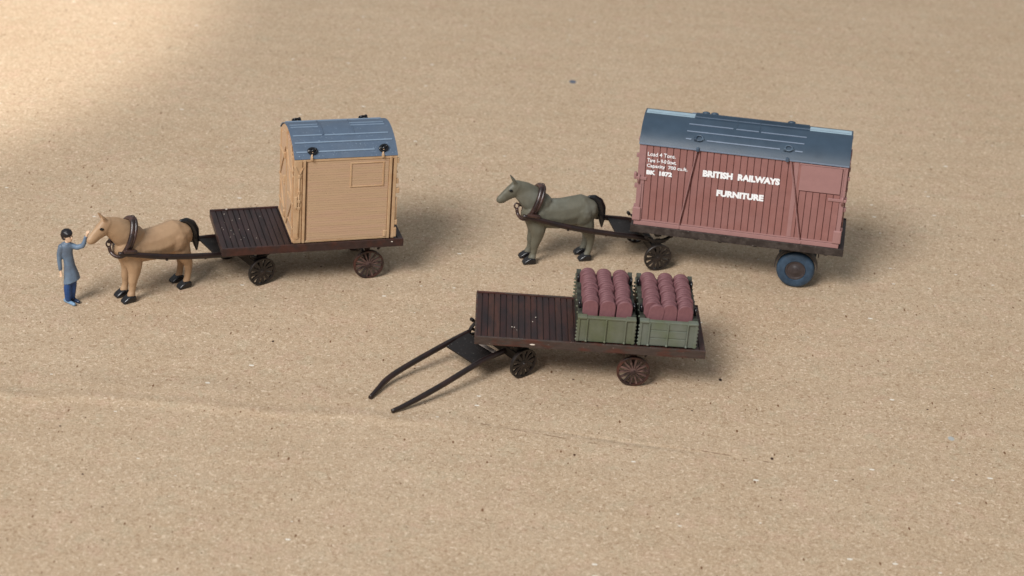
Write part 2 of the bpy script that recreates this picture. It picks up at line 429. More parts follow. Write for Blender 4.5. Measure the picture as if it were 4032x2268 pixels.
def running_gear_rear(root, xr, W, yw, rr, Ht, th, mw_, rim, m, nsp=14, wheels=True):
    zb = Ht-th
    if wheels:
        for sg, y in ((1, yw+.22), (-1, W-yw-.22)):
            wheel(root, 'wheel', Matrix.Translation((xr, y, rr)) @ Matrix.Rotation(0 if sg > 0 else math.pi, 4, 'Z'), rr, .46, nsp, mw_, rim, .46, .18)
    MB().tube([(xr, yw+.3, rr), (xr, W-yw-.3, rr)], .26, 12).build('axle', m, root)
    for y in (yw+.85, W-yw-.85):
        leaf_spring(root, Matrix.Translation((xr, y+(.7 if y < W/2 else -.7), 0)), 4.1, .9, zb-.2, .42, m)
        b = MB()
        for sg in (-1, 1): b.bar((xr+sg*2.45, y-.1, zb+.02), (xr+sg*1.3, y-.1, zb-1.5), .3, .22)
        b.box((xr-.25, y+.5, rr-.3), (xr+.25, y+.9, zb-1.7), .04)
        build_each(b, 'spring_hanger', m, root)

def fore_carriage(root, px, py, th_, half, rf, zb, m, mwheel, mrim, nsp=12, pre=Matrix()):
    mw = pre @ T(px, py, 0, th_)
    s = MB(); s.lathe([(.001,zb-.42),(2.3,zb-.42),(2.35,zb-.3),(2.35,zb-.12),(2.3,zb-.01),(.001,zb-.01)], (0,0,0), 'z', 40)
    o = s.build('turntable', m, root, mw=mw); smooth_by_angle(o, 40)
    b = MB(); b.box((-.5,-half+.9,rf+.5), (.5,half-.9,rf+1.1), .06); b.box((-.45,-half+.8,zb-.95), (.45,half-.8,zb-.43), .06)
    b.tube([(0,-half+.3,rf), (0,half-.3,rf)], .24, 12); b.box((-.3,-half+.9,rf-.3), (.3,half-.9,rf+.5), .04)
    b.build('axle', m, root, mw=mw)
    for y in (-half+.75, half-.75):
        leaf_spring(root, mw @ Matrix.Translation((0, y, 0)), 3.7, .55, zb-.85, .5, m)
    for sg in (1, -1):
        wheel(root, 'wheel', mw @ Matrix.Translation((0, -half*sg+.22*sg, rf)) @ Matrix.Rotation(0 if sg > 0 else math.pi, 4, 'Z'), rf, .44, nsp, mwheel, mrim, .48, .3)

def interp(pts, n=6):
    """Catmull-Rom through the points"""
    P = [Vector(p) for p in pts]; P = [P[0]*2-P[1]]+P+[P[-1]*2-P[-2]]; out = []
    for i in range(1, len(P)-2):
        for k in range(n):
            t = k/n; a, b, c, d = P[i-1:i+3]
            out.append(.5*((2*b)+(c-a)*t+(2*a-5*b+4*c-d)*t*t+(3*b-a-3*c+d)*t**3))
    out.append(P[-2]); return out

def shafts(root, near, far, fr, mw=None, bar=None):
    for P in (near, far):
        pts = interp(P); k = len(pts)
        rad = [.25+.1*min(1, i/(k*.3)) for i in range(k)]
        o = MB().tube(pts, rad, 10, flat=1.15).build('shaft', M['shaft'], root, mw=mw)
    a, b = [Vector(v) for v in fr[0]], [Vector(v) for v in fr[1]]
    # footplate quad a0(near,front) a1(far,front) b1(far,back) b0(near,back)
    s = MB(); q = [a[0], a[1], b[1], b[0]]; n = (q[1]-q[0]).cross(q[3]-q[0]).normalized()*.1
    lo = [s.bm.verts.new(v-n) for v in q]; hi = [s.bm.verts.new(v+n) for v in q]
    for i in range(4): s.bm.faces.new((lo[i], lo[(i+1) % 4], hi[(i+1) % 4], hi[i]))
    s.bm.faces.new(lo[::-1]); s.bm.faces.new(hi)
    s.build('footplate', M['plate'], root, mw=mw)

Ht, th, W = 6.654, 1.131, 12.11
zb = Ht-th
def shaft_set_H(root, org, ang, pre=Matrix()):
    """shafts raised to the horse's collar, given in the horse's own frame"""
    mw = pre @ T(org[0], org[1], 0, ang)
    near = [(-1.9,-2.05,8.0), (.8,-2.3,7.25), (4.3,-2.55,6.25), (8,-2.7,5.4), (12,-2.75,4.6), (15,-2.85,4.1), (17.3,-2.9,3.5)]
    far = [(-1.2,2.1,7.8)]+[(x, -y, z) for x, y, z in near[1:]]
    shafts(root, near, far, (((11.9,-2.6,4.62),(12.3,2.6,4.62)), ((15.6,-2.7,4.0),(15.6,2.9,4.0))), mw)
    s = MB()
    for x in (6.0, 10.0): s.lathe([(.3,-.09),(.3,.09)], (x, 0, 0), 'x', 10)
    s.bm.free()
    b = MB()
    for x, z in ((4.6,6.17), (10.3,4.95)):
        b.box((x-.14,-3.0,z-.42), (x+.14,-2.62,z-.2), .03)
    build_each(b, 'shaft_staple', M['shaft'], root, mw=mw)

# ---- cart A: under the tan horse, with the buff container
A = thing('horse_cart', 'dark brown flat cart carrying the buff container, hitched to the tan horse', 'cart', (-38.443,-8.472,0), R(17.969), 'horse-drawn flat carts')
deck(A, 24.5, W, Ht, th, M['plank_dark'], M['rail_dark'])
running_gear_rear(A, 20.22, W, 1.64, 2.104, Ht, th, M['wheel_red'], M['rim_red'], M['rail_dark'])
fore_carriage(A, 3.94, 5.94, R(22), 4.63, 2.016, zb, M['under'], M['wheel_dark'], M['wheel_dark'])
HA = ((-12.6,.43), R(22.06))
shaft_set_H(A, *HA)

# ---- cart B: furniture container, tyred rear wheels
# the big tyres lift its tail, so the deck and the container lean forward a little
WB = T(15.97, 8.95, 0, R(-8.88)) @ Matrix.Translation((12,5,0)) @ Matrix.Rotation(R(-1.89), 4, 'Y') @ Matrix.Translation((-12,-5,0))
PB = WB.inverted() @ T(15.688, 7.929, 0, R(-4.165))
Bc = thing('horse_cart', 'long dark cart with blue tyred rear wheels under the maroon container', 'cart', (0,0,0), 0, 'horse-drawn flat carts')
Bc.matrix_world = WB
BH, Bth, BL, BW = 7.24, 1.12, 29.56, 10.5
deck(Bc, BL, BW, BH, Bth, M['plank_dark'], M['rail_black'])
zbB = BH-Bth
fore_carriage(Bc, 2.65, 5.5, R(22.2), 4.63, 2.016, zbB-.22, M['under'], M['wheel_dark'], M['wheel_dark'], pre=PB)
HB = ((-13.87,-.1), R(22.17))
shaft_set_H(Bc, *HB, pre=PB)
TB_ = (Matrix.Translation((12,5,0)) @ Matrix.Rotation(R(-1.89), 4, 'Y') @ Matrix.Translation((-12,-5,0))).inverted()
xr, rr = 23.3, 2.66
for sg, y in ((1, 1.64), (-1, BW-1.64)):
    mw = TB_ @ Matrix.Translation((xr, y, rr)) @ Matrix.Rotation(0 if sg > 0 else math.pi, 4, 'Z')
    prof = [(1.42,.16),(1.5,.04),(1.9,0),(2.35,.06),(2.58,.25),(rr,.5),(rr,1.1),(2.52,1.35),(2.2,1.5),(1.42,1.5),(1.42,.16)]
    w = MB().lathe(prof, (0,0,0), 'y', 64).build('wheel', M['tyre'], Bc, mw=mw); smooth_by_angle(w, 35)
    h = MB().lathe([(.001,.02),(.34,.02),(.4,.1),(.62,.14),(.7,.22),(1.12,.26),(1.2,.16),(1.38,.14),(1.43,.2),(1.43,1.4),(.001,1.4)], (0,0,0), 'y', 40).build('hub', M['hubcap'], w); smooth_by_angle(h, 40)
    g_ = MB(); P = []
    for i in range(21):
        a = R(8+172*i/20); P.append(((rr+.36)*math.cos(a), (rr+.36)*math.sin(a)))
    Q = [(x*(rr+.22)/(rr+.36), z*(rr+.22)/(rr+.36)) for x, z in P][::-1]
    g_.prism(P+Q, .35, 1.9, 'y'); g_.build('mudguard', M['rail_black'], Bc, mw=mw)
MB().tube([(xr, 2.5, rr), (xr, BW-2.5, rr)], .4, 12).build('axle', M['under'], Bc, mw=TB_)
s = MB()
for x in (9.3, 12.6, 17.5, 27.2): s.box((x-.25,.15,BH-Bth-.16), (x+.25,.4,BH-Bth+.02), .04)
build_each(s, 'rail_bolt', M['under'], Bc)

# ---- cart C: crates, shafts lowered
Cc = thing('horse_cart', 'red brown flat cart with lowered empty shafts, carrying two green crates', 'cart', (-4.076,-26.116,0), R(2.018), 'horse-drawn flat carts')
deck(Cc, 28.7, W, Ht, th, M['plank_red'], M['rail_grey'])
running_gear_rear(Cc, 20.22, W, 1.64, 2.104, Ht, th, M['wheel_red'], M['rim_red'], M['rail_grey'])
fore_carriage(Cc, 3.55, 5.75, R(38), 4.75, 2.016, zb, M['under'], M['wheel_dark'], M['wheel_dark'])
near = [(-9.51,-8.44,.25), (-7.41,-7.06,.75), (-3.97,-4.2,1.6), (-.49,-.95,2.5), (1.4,.75,2.95), (4.0,2.7,3.4)]
far = [(-12.32,-5.59,.25), (-11.43,-3.78,.56), (-10.7,-2.4,.82), (-9.57,-.92,1.15), (-7.15,1.45,1.75), (-3.38,4.8,2.65), (-.6,7.2,3.2)]
shafts(Cc, near, far, (((.35,-.35,2.72),(-3.4,3.85,2.7)), ((2.9,2.0,3.2),(-.9,6.9,3.25))))
MB().bar((.46,4.4,3.42), (2.75,1.85,3.5), .62, .1, bev=.02).build('splinter_bar', M['pale_bar'], Cc)  # pale grey-brown bar between the shafts
s = MB(); s.sphere((7.18,-.006,6.0), .18, (2.0,.3,.6)); o = s.build('paint_chip', M['fleck'], Cc)
def fleck_set(root, pts):
    s = MB()
    for x, y, z, r in pts: s.sphere((x, y, z), r, (random.uniform(.8,1.5), random.uniform(.8,1.5), .35), 1)
    build_each(s, 'paint_speck', M['fleck'], root)
fleck_set(Cc, [(4.6,3.2,Ht-.1,.09),(4.9,3.15,Ht-.1,.08),(7.6,6.1,Ht-.1,.08),(7.2,4.9,Ht-.1,.07),(5.2,2.5,Ht-.1,.05)])
fleck_set(A, [(2.3,11.9,Ht,.14),(1.8,10.6,Ht-.1,.07),(2.6,8.6,Ht-.1,.07),(3.6,8.9,Ht-.1,.08),(.9,6.5,Ht-.1,.07),(1.0,5.9,Ht-.1,.06),(2.0,5.6,Ht-.1,.07),(2.2,4.4,Ht-.1,.06),(3.1,5.6,Ht-.1,.06),(4.3,5.5,Ht-.1,.06),(3.4,3.2,Ht-.1,.06),(1.6,3.6,Ht-.1,.06),(6.5,9.3,Ht-.1,.06),(5.0,2.9,Ht-.1,.05),(2.9,2.7,Ht-.1,.05),(1.5,8.0,Ht-.1,.05),(22.9,.02,Ht-.35,.16)])

# ------------------------------------------------------------------ container helpers
def arc_pts(y0, y1, ze, rise, n=24):
    w = y1-y0; Rr = (w*w/4+rise*rise)/(2*rise); cy = (y0+y1)/2; cz = ze+rise-Rr
    a = math.asin(w/2/Rr)
    return [(cy+Rr*math.sin(-a+2*a*i/n), cz+Rr*math.cos(-a+2*a*i/n)) for i in range(n+1)], cy, cz, Rr
def roof_slab(x0, x1, y0, y1, ze, rise, t, over=0):
    P, cy, cz, Rr = arc_pts(y0, y1, ze, rise)
    out = [(cy+(y-cy)*(Rr+t)/Rr, cz+(z-cz)*(Rr+t)/Rr) for y, z in P]
    s = MB(); s.prism(P+out[::-1], x0, x1, 'x'); return s, (cy, cz, Rr+t)
def on_roof(fr, y): cy, cz, Rr = fr; return cz+math.sqrt(Rr*Rr-(y-cy)**2)
def roof_rib(s, fr, x0, x1, y, w, h, sink=.04):
    cy, cz, Rr = fr; a = math.asin((y-cy)/Rr); q = []
    for da, hh in ((-w/2/Rr,-sink), (w/2/Rr,-sink), (w/2/Rr,h), (-w/2/Rr,h)):
        q.append((cy+(Rr+hh)*math.sin(a+da), cz+(Rr+hh)*math.cos(a+da)))
    s.prism(q, x0, x1, 'x')

# ---- buff container (on cart A)
BA = thing('container', 'buff container with curved slate blue roof and four black lifting rings', 'container', (-38.443,-8.472,0), R(17.969))
x0, x1, y0, y1, z0, ze = 9.49, 23.2, .5, 11.44, Ht+.01, 18.79
# rounded barrel end profile
P, cy, cz, Rr = arc_pts(y0+.08, y1-.08, ze, 2.15)
s = MB(); s.prism([(y0+.08,z0)]+P+[(y1-.08,z0)], x0+.1, x1-.1, 'x'); s.build('body', M['buff'], BA)
# horizontal boards on the near side, slightly uneven
s = MB(); nb = 34; h = (ze-.35-z0-.3)/nb
for i in range(nb):
    z = z0+.3+i*h; s.box((x0+1.9, y0-.0+random.uniform(-.013,.013), z+.014), (x1-1.1, y0+.2, z+h-.0), .02)
s.build('side_boards', M['buff'], BA)
t = MB()
t.box((x0+.0,y0-.1,z0), (x0+1.02,y0+.3,ze-.1), .05)              # near left corner post
t.box((x0+1.15,y0-.16,z0), (x0+1.5,y0+.2,ze-.05), .05)           # strap beside the post
t.box((x1-1.02,y0-.14,z0), (x1-.66,y0+.2,ze-.05), .05)
t.box((x1-.42,y0-.1,z0), (x1,y0+.3,ze-.1), .05)
t.box((x0+1.5,y0-.05,z0), (x1-1.05,y0+.2,z0+.28), .03)           # sill
t.box((x0+.02,y0-.07,ze-.32), (x1-.02,y0+.2,ze+.03), .04)         # cant rail
t.box((x0+.0,y1-.3,z0), (x0+1.0,y1+.1,ze-.1), .05); t.box((x1-1.0,y1-.3,z0), (x1,y1+.1,ze-.1), .05)
build_each(t, 'corner_post', M['buff_trim'], BA)
t = MB(); t.box((x0+1.51,y0-.03,z0+.02), (x0+1.66,y0+.1,ze-.34)); t.box((x1-.65,y0-.03,z0+.02), (x1-.5,y0+.1,ze-.34)); build_each(t, 'strap_dark_line', M['shade_wash'], BA)  # dark strips: shadow lines beside the straps, put in as a wash colour
t = MB(); fx0, fx1, fz0, fz1 = 16.92, 21.5, 14.5, 18.05
t.box((fx0,y0-.09,fz0), (fx0+.2,y0+.1,fz1), .03); t.box((fx1-.2,y0-.09,fz0), (fx1,y0+.1,fz1), .03)
t.box((fx0+.2,y0-.08,fz0), (fx1-.2,y0+.1,fz0+.16), .03); t.box((fx0+.2,y0-.08,fz1-.16), (fx1-.2,y0+.1,fz1), .03)
build_each(t, 'label_frame', M['buff_trim'], BA)
# end doors, left end: vertical boards, straps, rod
def end_door(sgn, xe):
    d = MB(); n = 13; w = (y1-y0-2.2)/n
    for i in range(n):
        y = y0+1.1+i*w; d.box((min(xe, xe+sgn*.14), y+.03, z0+.25), (max(xe, xe+sgn*.14), y+w-.03, ze-.3+1.75*math.sin(math.pi*(i+.5)/n)), .03)
    o = d.build('door', M['buff'], BA)
    f = MB(); X0, X1 = sorted((xe, xe+sgn*.26))
    f.box((X0,(y0+y1)/2-.18,z0+.1), (X1,(y0+y1)/2+.18,ze+1.8), .03)
    f.box((X0,y0+.95,z0+.1), (X1,y0+1.15,ze), .03); f.box((X0,y1-1.15,z0+.1), (X1,y1-.95,ze), .03)
    f.box((X0,y0+.1,z0+.05), (X1,y1-.1,z0+.35), .03)
    xm = xe+sgn*.2
    for zz in (z0+2.0, z0+5.6, z0+9.6):
        for ya, yb in ((y0+.2, y0+4.2), (y1-.2, y1-4.2)): f.bar((xm,ya,zz), (xm,yb,zz), .16, .26, bev=.03)
    for ya, za, yb, zc in ((y0+1.2,z0+6,y0+5,z0+11.5),(y1-1.2,z0+6,y1-5,z0+11.5),(y0+1.2,z0+5.4,y0+5,z0+.6),(y1-1.2,z0+5.4,y1-5,z0+.6),(y0+.6,z0+10.2,y0+2.4,z0+13.2)):
        f.bar((xm,ya,za), (xm,yb,zc), .14, .18, up=(1,0,0))
    for zz in (z0+1.2, z0+6.4, z0+9.8): f.box((min(xe, xe+sgn*.5), (y0+y1)/2+.2, zz), (max(xe, xe+sgn*.5), (y0+y1)/2+.6, zz+.9), .08)
    f.build('door_frame', M['buff_trim'], o)
end_door(-1, x0+.1); end_door(1, x1-.1)
t = MB()
t.tube([(x0+.62,y0-.16,z0+1.0),(x0+.62,y0-.18,z0+4.5),(x0+.62,y0-.16,z0+10)], .09, 8)
t.bar((x0+.62,y0-.15,z0+10.0), (x0+1.15,y0-.15,z0+11.1), .1, .14, up=(0,1,0)); t.bar((x0+.62,y0-.15,z0+10.0), (x0+.12,y0-.15,z0+11.2), .1, .14, up=(0,1,0))
for zz in (z0+5.0, z0+6.0, z0+7.3, z0+9.6): t.box((x0+.42,y0-.28,zz), (x0+.8,y0-.05,zz+.42), .06)
t.box((x0+.1,y0-.3,z0+5.2), (x0+.42,y0-.02,z0+6.9), .08)
t.lathe([(.12,0),(.3,0),(.34,-.1),(.12,-.12)], (x0+.35,y0-.1,z0+1.0), 'y', 16)
for zz, a in ((z0+1.9,.4), (z0+6.6,.5), (z0+8.0,.34), (z0+11,.3)): t.box((x1-.12,y0-.05,zz), (x1+a,y0+.35,zz+.75), .09)
t.tube([(x1+.18,y0+.1,z0+2),(x1+.18,y0+.1,z0+6)], .1, 8)
t.box((x1-.3,y0-.12,z0+.1), (x1+.32,y0+.4,z0+1.5), .12); t.box((x1-1.5,y0-.14,z0+.25), (x1-1.06,y0+.1,z0+1.2), .1)
build_each(t, 'door_latch', M['buff_trim'], BA)
s, fr = roof_slab(x0-.04, x1+.04, y0-.04, y1+.04, ze, 2.2, .14)
rf_ = s.build('roof', M['roof_a'], BA); smooth_by_angle(rf_, 30)
s = MB()
for y in (5.6, 3.62, 2.38):
    for yy in (y, y0+y1-y): 
        if y == 5.6: roof_rib(s, fr, x0+.3, 13.45, yy, .2, .1); roof_rib(s, fr, 17.8, x1-.8, yy, .2, .1)
        elif y == 3.62: roof_rib(s, fr, x0+.3, 13.6, yy, .2, .1); roof_rib(s, fr, 13.95, x1-.7, yy-.06, .2, .1)
        else: roof_rib(s, fr, x0+.3, x1-.4, yy, .2, .1)
for yy in (1.14, y0+y1-1.14): roof_rib(s, fr, x0+.3, 11.4, yy, .2, .08); roof_rib(s, fr, 12.7, 20.2, yy, .2, .08)
build_each(s, 'roof_rib', M['rib_a'], rf_)
s = MB()
for i in range(9):
    ya = 3.65+(8.3-3.65)*i/9; yb = 3.65+(8.3-3.65)*(i+1)/9
    za, zc = on_roof(fr, ya)+.03, on_roof(fr, yb)+.03
    for x in (13.8, 17.95): s.bar((x,ya,za), (x,yb,zc), .14, .12)
s.build('roof_hatch', M['roof_a'], rf_)
for xf_, xb_ in ((11.9, 11.55), (21.4, 20.7)):
    for yc in (1.0, y0+y1-1.0):
        sg = 1 if yc < 6 else -1; xc = xf_ if sg > 0 else xb_
        z = on_roof(fr, yc)+.32 if sg > 0 else 19.88; r = MB()
        rot = Matrix.Rotation(R(50)*sg, 3, 'X') @ Matrix.Rotation(random.uniform(-.4,.4), 3, 'Z')
        pts = [Vector((xc,yc,z))+rot @ Vector((.55*math.cos(a), .38*math.sin(a), 0)) for a in [2*math.pi*i/18 for i in range(18)]]
        r.tube(pts, .16, 8, closed=True)
        r.tube([(xc-.3,yc-.15*sg,z-.1),(xc+.05,yc-.1*sg,z+.12),(xc+.42,yc+.1*sg,z+.28)], .17, 8); r.sphere((xc-.35,yc,z+.02), .24); r.sphere((xc+.4,yc+.05,z+.2), .22)
        r.build('lifting_ring', M['ring'], BA)
        r = MB(); r.box((xc-.35,yc-.75*sg-.12,on_roof(fr,.8)-.55), (xc-.05,yc-.75*sg+.25,on_roof(fr,.8)-.05), .05)
        r.bar((xc-.2,yc-.6*sg,ze+.1), (xc-.02,yc-.1*sg,z+.02), .2, .14, bev=.03); r.build('ring_lug', M['buff_trim'], BA)

# ---- maroon furniture container (on cart B)
FB = thing('container', 'long maroon plank container with dark slate roof and white lettering', 'container', (0,0,0), 0)
FB.matrix_world = WB @ Matrix.Translation((.33,-.04,0))
x0, x1, y0, y1, z0, ze = .11, 28.45, .31, 10.21, BH+.01, 19.46
P, cy, cz, Rr = arc_pts(y0+.12, y1-.12, ze-.05, 2.6)
s = MB(); s.prism([(y0+.12,z0)]+P+[(y1-.12,z0)], x0+.12, x1-.12, 'x'); s.build('body', M['maroon_dk'], FB)
s = MB(); n = 29; w = (x1-x0-1.6)/n
for i in range(n):
    xa = x0+1.0+i*w; xb = xa+w
    ztop = ze-.02
    if xa > 21.9 and xb < 28.2: ztop = 15.1
    s.box((xa+.05,y0,z0+.75), (xb-.05,y0+.2,ztop), .03)
s.build('side_planks', M['maroon'], FB)
s = MB()
for i in range(n):
    xa = x0+1.0+i*w; s.box((xa+.05,y1-.2,z0+.75), (xa+w-.05,y1,ze-.02), .03)
s.build('side_planks', M['maroon'], FB)
t = MB()
t.box((x0,y0-.03,z0+.7), (x0+.97,y0+.3,ze-.02), .05); t.box((x1-.6,y0-.03,z0+.7), (x1,y0+.3,ze-.02), .05)
t.box((x0,y1-.3,z0+.7), (x0+.97,y1+.03,ze-.02), .05); t.box((x1-.6,y1-.3,z0+.7), (x1,y1+.03,ze-.02), .05)
t.box((x0-.05,y0-.12,z0), (x1+.02,y0+.3,z0+.62), .05); t.box((x0-.05,y1-.3,z0), (x1+.02,y1+.12,z0+.62), .05)
t.box((x0+1.0,y0-.05,z0+.66), (x1-.62,y0+.15,z0+.86), .03)
t.box((21.25,y0-.05,z0+.9), (21.85,y0+.15,ze-.03), .04)
build_each(t, 'frame_rail', M['maroon_tr'], FB)
MB().box((22.15,y0-.06,15.25), (27.75,y0+.2,ze-.45), .05).build('notice_panel', M['maroon_tr'], FB)
t = MB(); t.box((21.95,y0-.1,ze-.4), (28.2,y0+.1,ze-.2), .03); t.box((27.85,y0-.1,15.0), (28.02,y0+.1,ze-.42), .03)
for i in range(4): t.box((23.4+i*1.3,y0-.12,ze-.2), (23.55+i*1.3,y0+.1,ze-.04), .02)
build_each(t, 'panel_moulding', M['maroon_tr'], FB)
def strap(xa, za, xb, zb_):
    t = MB(); t.bar((xa-.06,y0-.05,za), (xb-.06,y0-.05,zb_), .12, .24, up=(0,1,0), bev=.02)
    o = t.build('lifting_strap', M['maroon_tr'], FB)
    t = MB(); t.bar((xa+.16,y0-.035,za), (xb+.16,y0-.035,zb_), .1, .13, up=(0,1,0)); t.build('strap_dark_line', M['strap'], o)  # thin dark strip just right of the strap
    t = MB(); t.lathe([(.001,-.16),(.2,-.14),(.24,.1),(.001,.1)], (xb-.05,y0-.1,zb_+.15), 'y', 14); t.build('strap_bolt', M['maroon_tr'], o)
strap(8.05, ze+.1, 6.35, z0+.15); strap(20.72, ze+.1, 23.2, z0+.15)
t = MB()
for zz, xx, ln in ((14.35, x0, 1.1), (8.6, x0, 0)):
    if ln: t.box((xx-.45,y0-.16,zz-.22), (xx+ln+.2,y0+.05,zz+.22), .05); t.box((xx-.5,y0-.2,zz-.1), (xx-.1,y0+.4,zz+.75), .12); t.tube([(xx+.25,y0-.2,zz-.7),(xx+.25,y0-.2,zz+.6)], .13, 8)
t.box((x1-2.2,y0-.14,14.2), (x1+.3,y0+.05,14.6), .05); t.tube([(x1-.25,y0-.18,13.8),(x1-.25,y0-.18,15)], .13, 8)
t.tube([(x0+.62,y0-.12,z0+2.6),(x0+.62,y0-.12,z0+6.4)], .05, 6)
build_each(t, 'door_hinge', M['maroon_tr'], FB)
t = MB(); t.box((x0-.32,y0-.3,7.95), (x0+.82,y0+.1,9.95), .14); t.box((x1-.9,y0-.26,7.95), (x1+.22,y0+.1,9.9), .14); build_each(t, 'bottom_bracket', M['maroon_tr'], FB)
# right end fittings
def end2(sgn, xe):
    d = MB(); n = 10; w = (y1-y0-.6)/n
    for i in range(n):
        y = y0+.3+i*w; d.box((min(xe, xe+sgn*.12), y+.04, z0+.3), (max(xe, xe+sgn*.12), y+w-.04, ze-.1+2.1*math.sin(math.pi*(i+.5)/n)), .03)
    o = d.build('door', M['maroon'], FB); f = MB()
    for zz, a, hh in ((ze+.2,.35,.5),(17.2,.5,.55),(14.2,.45,.5),(12.6,.5,.6),(9.6,.4,.5)):
        for y in (y0+.35, y0+3.6, y1-.8): f.box((min(xe, xe+sgn*a), y, zz), (max(xe, xe+sgn*a), y+.5, zz+hh), .08)
    f.tube([(xe+sgn*.3,y0+3.8,z0+.5),(xe+sgn*.3,y0+3.8,ze+1)], .1, 8)
    f.build('door_fittings', M['maroon_tr'], o)
end2(1, x1-.12); end2(-1, x0+.12)
s, fr = roof_slab(x0-.1, x1+.1, y0-.1, y1+.1, ze, 2.64, .13)
rb = s.build('roof', M['roof_b'], FB); smooth_by_angle(rb, 30)
s = MB()
for yy in (-.02, 10.54-.02): pass
s.box((x0-.1,y0-.2,ze-.06), (x1+.1,y0-.04,ze+.15), .04); s.box((x0-.1,y1+.04,ze-.06), (x1+.1,y1+.2,ze+.15), .04)
build_each(s, 'eave_strip', M['roof_rib'], rb)
s = MB()
for f_ in (lambda y: y, lambda y: y0+y1-y):
    roof_rib(s, fr, 6.36, 12.4, f_(3.2), .17, .09); roof_rib(s, fr, 12.8, 15.9, f_(3.15), .17, .09); roof_rib(s, fr, 16.23, 22.4, f_(3.1), .17, .09)
    roof_rib(s, fr, 6.25, 22.2, f_(2.0), .17, .09)
    roof_rib(s, fr, 6.24, 7.0, f_(1.03), .17, .09); roof_rib(s, fr, 9.1, 19.05, f_(1.03), .17, .09); roof_rib(s, fr, 21.1, 22.1, f_(1.0), .17, .09)
roof_rib(s, fr, x0+.4, x1-.4, 5.26, .1, .03)
build_each(s, 'roof_rib', M['roof_rib'], rb)
s = MB()
for xx in (12.85, 15.95):
    for i in range(6):
        ya = 3.3+i*.66; yb = ya+.66; s.bar((xx,ya,on_roof(fr,ya)+.02), (xx,yb,on_roof(fr,yb)+.02), .12, .1)
s.build('roof_hatch', M['roof_b'], rb)
s = MB(); roof_rib(s, fr, 7.0, 22.6, 6.2, .5, .26); roof_rib(s, fr, 7.0, 22.6, 4.9, .2, .1)
for xx in (8.3, 9.5, 20.1): 
    s.sphere((xx,6.7,on_roof(fr,6.7)+.28), .4, (1.4,.7,.6))
s.build('ridge_rail', M['roof_b'], rb)
s = MB()
for xa, xb in ((x0+.1, 6.9), (22.7, x1-.1)): roof_rib(s, fr, xa, xb, 5.6, 1.5, .05)  # bright grazing reflection along the ridge, put into the colour
build_each(s, 'ridge_glint', M['roof_glint'], rb)
for xc in (8.05, 20.2):
    for yc in (1.1, y0+y1-1.1):
        z = on_roof(fr, yc)+.22; r = MB(); sg = 1 if yc < 5 else -1
        rot = Matrix.Rotation(R(35)*sg, 3, 'X')
        pts = [Vector((xc,yc,z))+rot @ Vector((.5*math.cos(a), .42*math.sin(a), 0)) for a in [2*math.pi*i/16 for i in range(16)]]
        r.tube(pts, .13, 8, closed=True); r.box((xc-.7,yc-.45,z-.28), (xc-.3,yc+.1,z+.05), .08); r.box((xc+.3,yc-.2,z-.3), (xc+.7,yc+.4,z+.02), .08)
        r.box((xc-.2,yc-1.15*sg-.12,ze-.1), (xc+.22,yc-1.15*sg+.3,ze+.42), .06)
        r.build('lifting_ring', M['ring_b'], FB)

def lettering(name, body, xa, xb, zb_, zt, y, weight=.0, slant=0):
    cu = bpy.data.curves.new(name, 'FONT'); cu.body = body; cu.size = 1; cu.offset = weight; cu.extrude = .02; cu.resolution_u = 4
    o = bpy.data.objects.new(name, cu); C.objects.link(o)
    dg = bpy.context.evaluated_depsgraph_get(); dg.update()
    me = bpy.data.meshes.new_from_object(o.evaluated_get(dg), depsgraph=dg); bpy.data.objects.remove(o)
    xs = [v.co.x for v in me.vertices]; ys = [v.co.y for v in me.vertices]; a, b_, c, d = min(xs), max(xs), min(ys), max(ys)
    for v in me.vertices:
        v.co = Vector((xa+(v.co.x-a)/(b_-a)*(xb-xa), y+(-.012 if v.co.z > 0 else .012), zb_+(v.co.y-c)/(d-c)*(zt-zb_)))
    me.materials.append(M['letter'])
    o = bpy.data.objects.new(name, me); C.objects.link(o); o.parent = FB
    return o
yl = y0-.03
lettering('lettering', 'BRITISH  RAILWAYS', 9.03, 19.55, 15.62, 16.6, yl, .06)
lettering('lettering', 'FURNITURE', 11.15, 17.6, 12.95, 13.9, yl, .06)
lettering('lettering', 'Load 4 Tons.', 1.31, 5.14, 17.78, 18.36, yl, .01)
lettering('lettering', 'Tare 1- 9-0 0cwt.', 1.31, 5.3, 16.86, 17.44, yl, .02)
lettering('lettering', 'Capacity  700 cu.ft.', 1.3, 6.9, 15.95, 16.6, yl, .02)
lettering('lettering', 'BK  1872', 1.3, 4.85, 14.98, 15.66, yl, .06)

